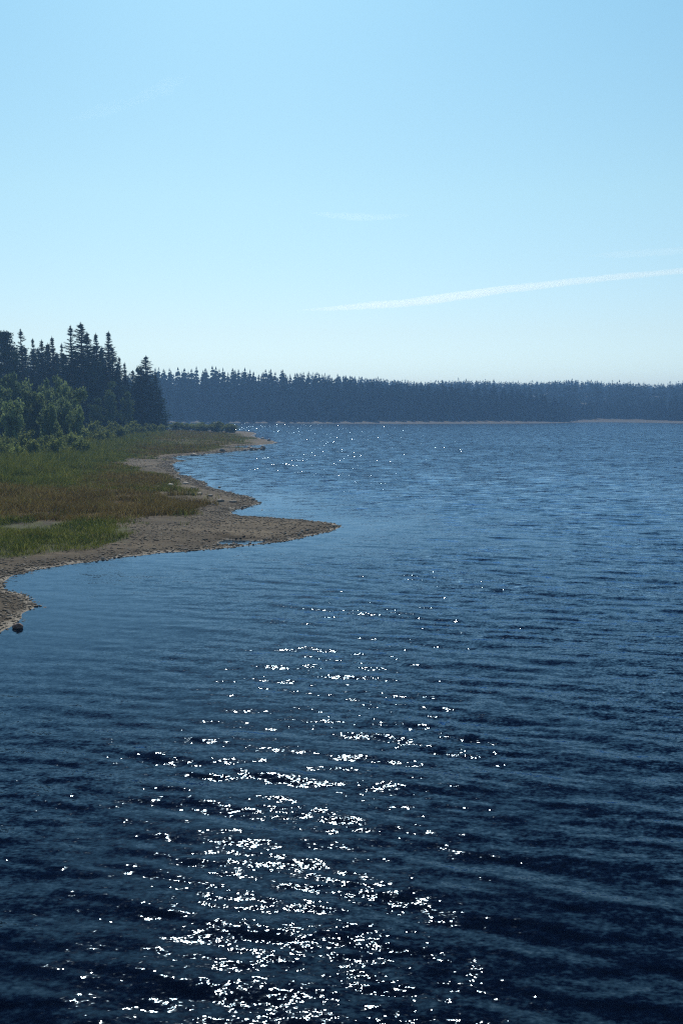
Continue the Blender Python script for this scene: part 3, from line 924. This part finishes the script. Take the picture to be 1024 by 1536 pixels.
m, nt, out = new_mat('gravel_stones'); b = NB(nt); M['gravel'] = m
f = b.attr('tint')
p = b.n('BsdfPrincipled'); p.inputs['Roughness'].default_value = .8
b.l(b.ramp(f, [(0, (.045, .035, .025)), (.5, (.075, .058, .038)), (.85, (.14, .11, .07)), (1, (.36, .31, .25))]), p.inputs['Base Color'])
b.l(p.outputs[0], out.inputs['Surface'])


def sel_gravel(x, y, dA, g):
    cv, ob, wd = cover_at(x, y, dA)
    patch = smooth(fbm(x / 2.6, y / 2.6, 71), -.15, .15)
    edge = np.exp(-((dA - .35) / .5) ** 2)
    return (dA > -.5) & (cv < .45) & (g.random(len(x)) < np.clip(.22 * patch + .5 * edge, 0, 1) * (1 - smooth(dA, 8, 18)))


pebbles(560000, 17, 135, .011, .062, sel_gravel, 29, 'gravel', M['gravel'], 'loose dark and pale gravel strewn over the bare shore', .5)

# ------------------------------------------------------------------ vapour trail and thin clouds, far above
def cloud(name, pts, rads, thick, dens, lab, cat, seed):
    """pts: (photo x, y); put 30 km away, lying level in the sky"""
    g = np.random.default_rng(seed)
    P = []
    for x, y in pts:
        d = ray(x, y); P.append(d / d[1] * 30000 + [0, 0, CAMZ])
    P = np.array(P); n = 140
    u = np.linspace(0, len(P) - 1, n)
    C = np.stack([np.interp(u, range(len(P)), P[:, k]) for k in range(3)], 1)
    rr_ = np.interp(u, range(len(P)), rads) / F * 30000
    V = []; sides = 16
    for i in range(n):
        w = rr_[i] * (1 + .3 * float(fbm(np.array([i * .13]), np.array([seed * 1.7]), seed)[0]))
        oz = rr_[i] * .5 * float(fbm(np.array([i * .09]), np.array([seed * 3.1]), seed + 4)[0])
        for k in range(sides):
            t = k / sides * 6.283185
            V.append((C[i, 0], C[i, 1] + math.cos(t) * w * thick, C[i, 2] + oz + math.sin(t) * w))
    Q = [(i * sides + k, i * sides + (k + 1) % sides, (i + 1) * sides + (k + 1) % sides, (i + 1) * sides + k) for i in range(n - 1) for k in range(sides)]
    m, nt, out = new_mat(name + '_vapour'); b = NB(nt)
    v = b.n('VolumePrincipled'); v.inputs['Color'].default_value = (1, 1, 1, 1); v.inputs['Density'].default_value = dens; v.inputs['Anisotropy'].default_value = .6
    b.l(v.outputs[0], out.inputs['Volume'])
    me = mesh_from(name, V, quads=Q, mats=m, smooth_shade=True)
    import bmesh
    bm = bmesh.new(); bm.from_mesh(me); bmesh.ops.holes_fill(bm, edges=[e for e in bm.edges if e.is_boundary]); bmesh.ops.recalc_face_normals(bm, faces=bm.faces); bm.to_mesh(me); bm.free()
    return tag(obj(name, me), lab, cat)


cloud('vapour_trail', [(440, 466), (520, 461), (600, 455), (700, 442), (760, 433), (850, 424), (940, 414), (1024, 406), (1120, 398), (1200, 391)],
      [.3, 4, 6, 6.6, 5.8, 5, 4.6, 4.2, 4, 4], 3, .00055, 'long white vapour trail slanting across the sky at the right', 'vapour trail', 1)
cloud('cloud', [(460, 319), (490, 322), (530, 326), (575, 326), (625, 322)], [.3, 3, 4.5, 3.5, .3], 4, .00011, 'short faint wisp of cloud in the middle of the sky', 'cloud', 2)
cloud('cloud', [(870, 384), (920, 382), (980, 379), (1040, 374), (1100, 368)], [.3, 4, 5, 5, .3], 4, .00011, 'faint thin streak of cloud above the vapour trail at the right edge', 'cloud', 3)

cloud('cloud', [(90, 184), (150, 168), (200, 152), (250, 130), (290, 112)], [.3, 6, 4, 7, .3], 4, .00002, 'barely visible slanting wisp of cloud at the upper left of the sky', 'cloud', 5)

# ------------------------------------------------------------------ sun, sky, haze
SUN_EL, SUN_AZ = 39.5, -6.0            # azimuth from +Y, negative = left of the view
sun_d = bpy.data.lights.new('sun', 'SUN'); sun = bpy.data.objects.new('sun', sun_d); COL.objects.link(sun)
sun_d.energy = 4.0; sun_d.angle = R(.53); sun_d.color = (1, .93, .80)
d = Vector((math.sin(R(SUN_AZ)) * math.cos(R(SUN_EL)), math.cos(R(SUN_AZ)) * math.cos(R(SUN_EL)), math.sin(R(SUN_EL))))
sun.rotation_euler = d.to_track_quat('Z', 'Y').to_euler()
sun.location = d * 200

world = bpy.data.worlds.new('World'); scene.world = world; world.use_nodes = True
nt = world.node_tree; nt.nodes.clear(); b = NB(nt)
sky = b.n('TexSky', sky_type='NISHITA'); sky.sun_disc = False
sky.sun_elevation = R(SUN_EL); sky.sun_rotation = R(SUN_AZ); sky.altitude = 700
sky.air_density = 1.0; sky.dust_density = .25; sky.ozone_density = 1.5
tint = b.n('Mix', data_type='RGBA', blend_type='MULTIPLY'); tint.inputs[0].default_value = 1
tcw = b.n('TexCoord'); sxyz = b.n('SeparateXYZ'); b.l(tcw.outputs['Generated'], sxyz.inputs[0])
tr_ = b.ramp(sxyz.outputs['Z'], [(0, (1.08, 1.06, 1.1)), (.043, (1.06, 1.10, 1.11)), (.087, (1.1, 1.09, 1.0)), (.225, (1.24, 1.38, 1.12)), (.41, (1.2, 1.6, 1.36)), (.60, (.22, .41, .72)), (.80, (.12, .25, .50))])  # tint by elevation; unseen upper sky darkened on purpose to dim water reflections
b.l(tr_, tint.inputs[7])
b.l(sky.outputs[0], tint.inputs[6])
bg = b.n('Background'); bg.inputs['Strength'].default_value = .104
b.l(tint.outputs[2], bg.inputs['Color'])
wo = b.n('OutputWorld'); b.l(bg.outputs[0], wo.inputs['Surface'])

m, nt, out = new_mat('haze_air'); b = NB(nt)
v = b.n('VolumePrincipled'); v.inputs['Color'].default_value = (.28, .56, 1, 1); v.inputs['Density'].default_value = .00065; v.inputs['Anisotropy'].default_value = .2
b.l(v.outputs[0], out.inputs['Volume'])
x0, x1, y0, y1, z0, z1 = -1650, 1650, -60, 1650, -4.5, 48
V = [(x, y, z) for z in (z0, z1) for y in (y0, y1) for x in (x0, x1)]
Q = [(0, 2, 3, 1), (4, 5, 7, 6), (0, 1, 5, 4), (2, 6, 7, 3), (0, 4, 6, 2), (1, 3, 7, 5)]
tag(obj('haze', mesh_from('haze', V, quads=Q, mats=m)), kind='stuff')

# ------------------------------------------------------------------ render settings
scene.view_settings.view_transform = 'Standard'
scene.view_settings.look = 'None'
scene.view_settings.exposure = 0
scene.view_settings.gamma = 1
scene.render.engine = 'CYCLES'
scene.cycles.max_bounces = 6
scene.cycles.volume_bounces = 2
scene.cycles.sample_clamp_indirect = 4
scene.cycles.sample_clamp_direct = 300
scene.cycles.filter_width = 1.25
scene.cycles.use_denoising = False
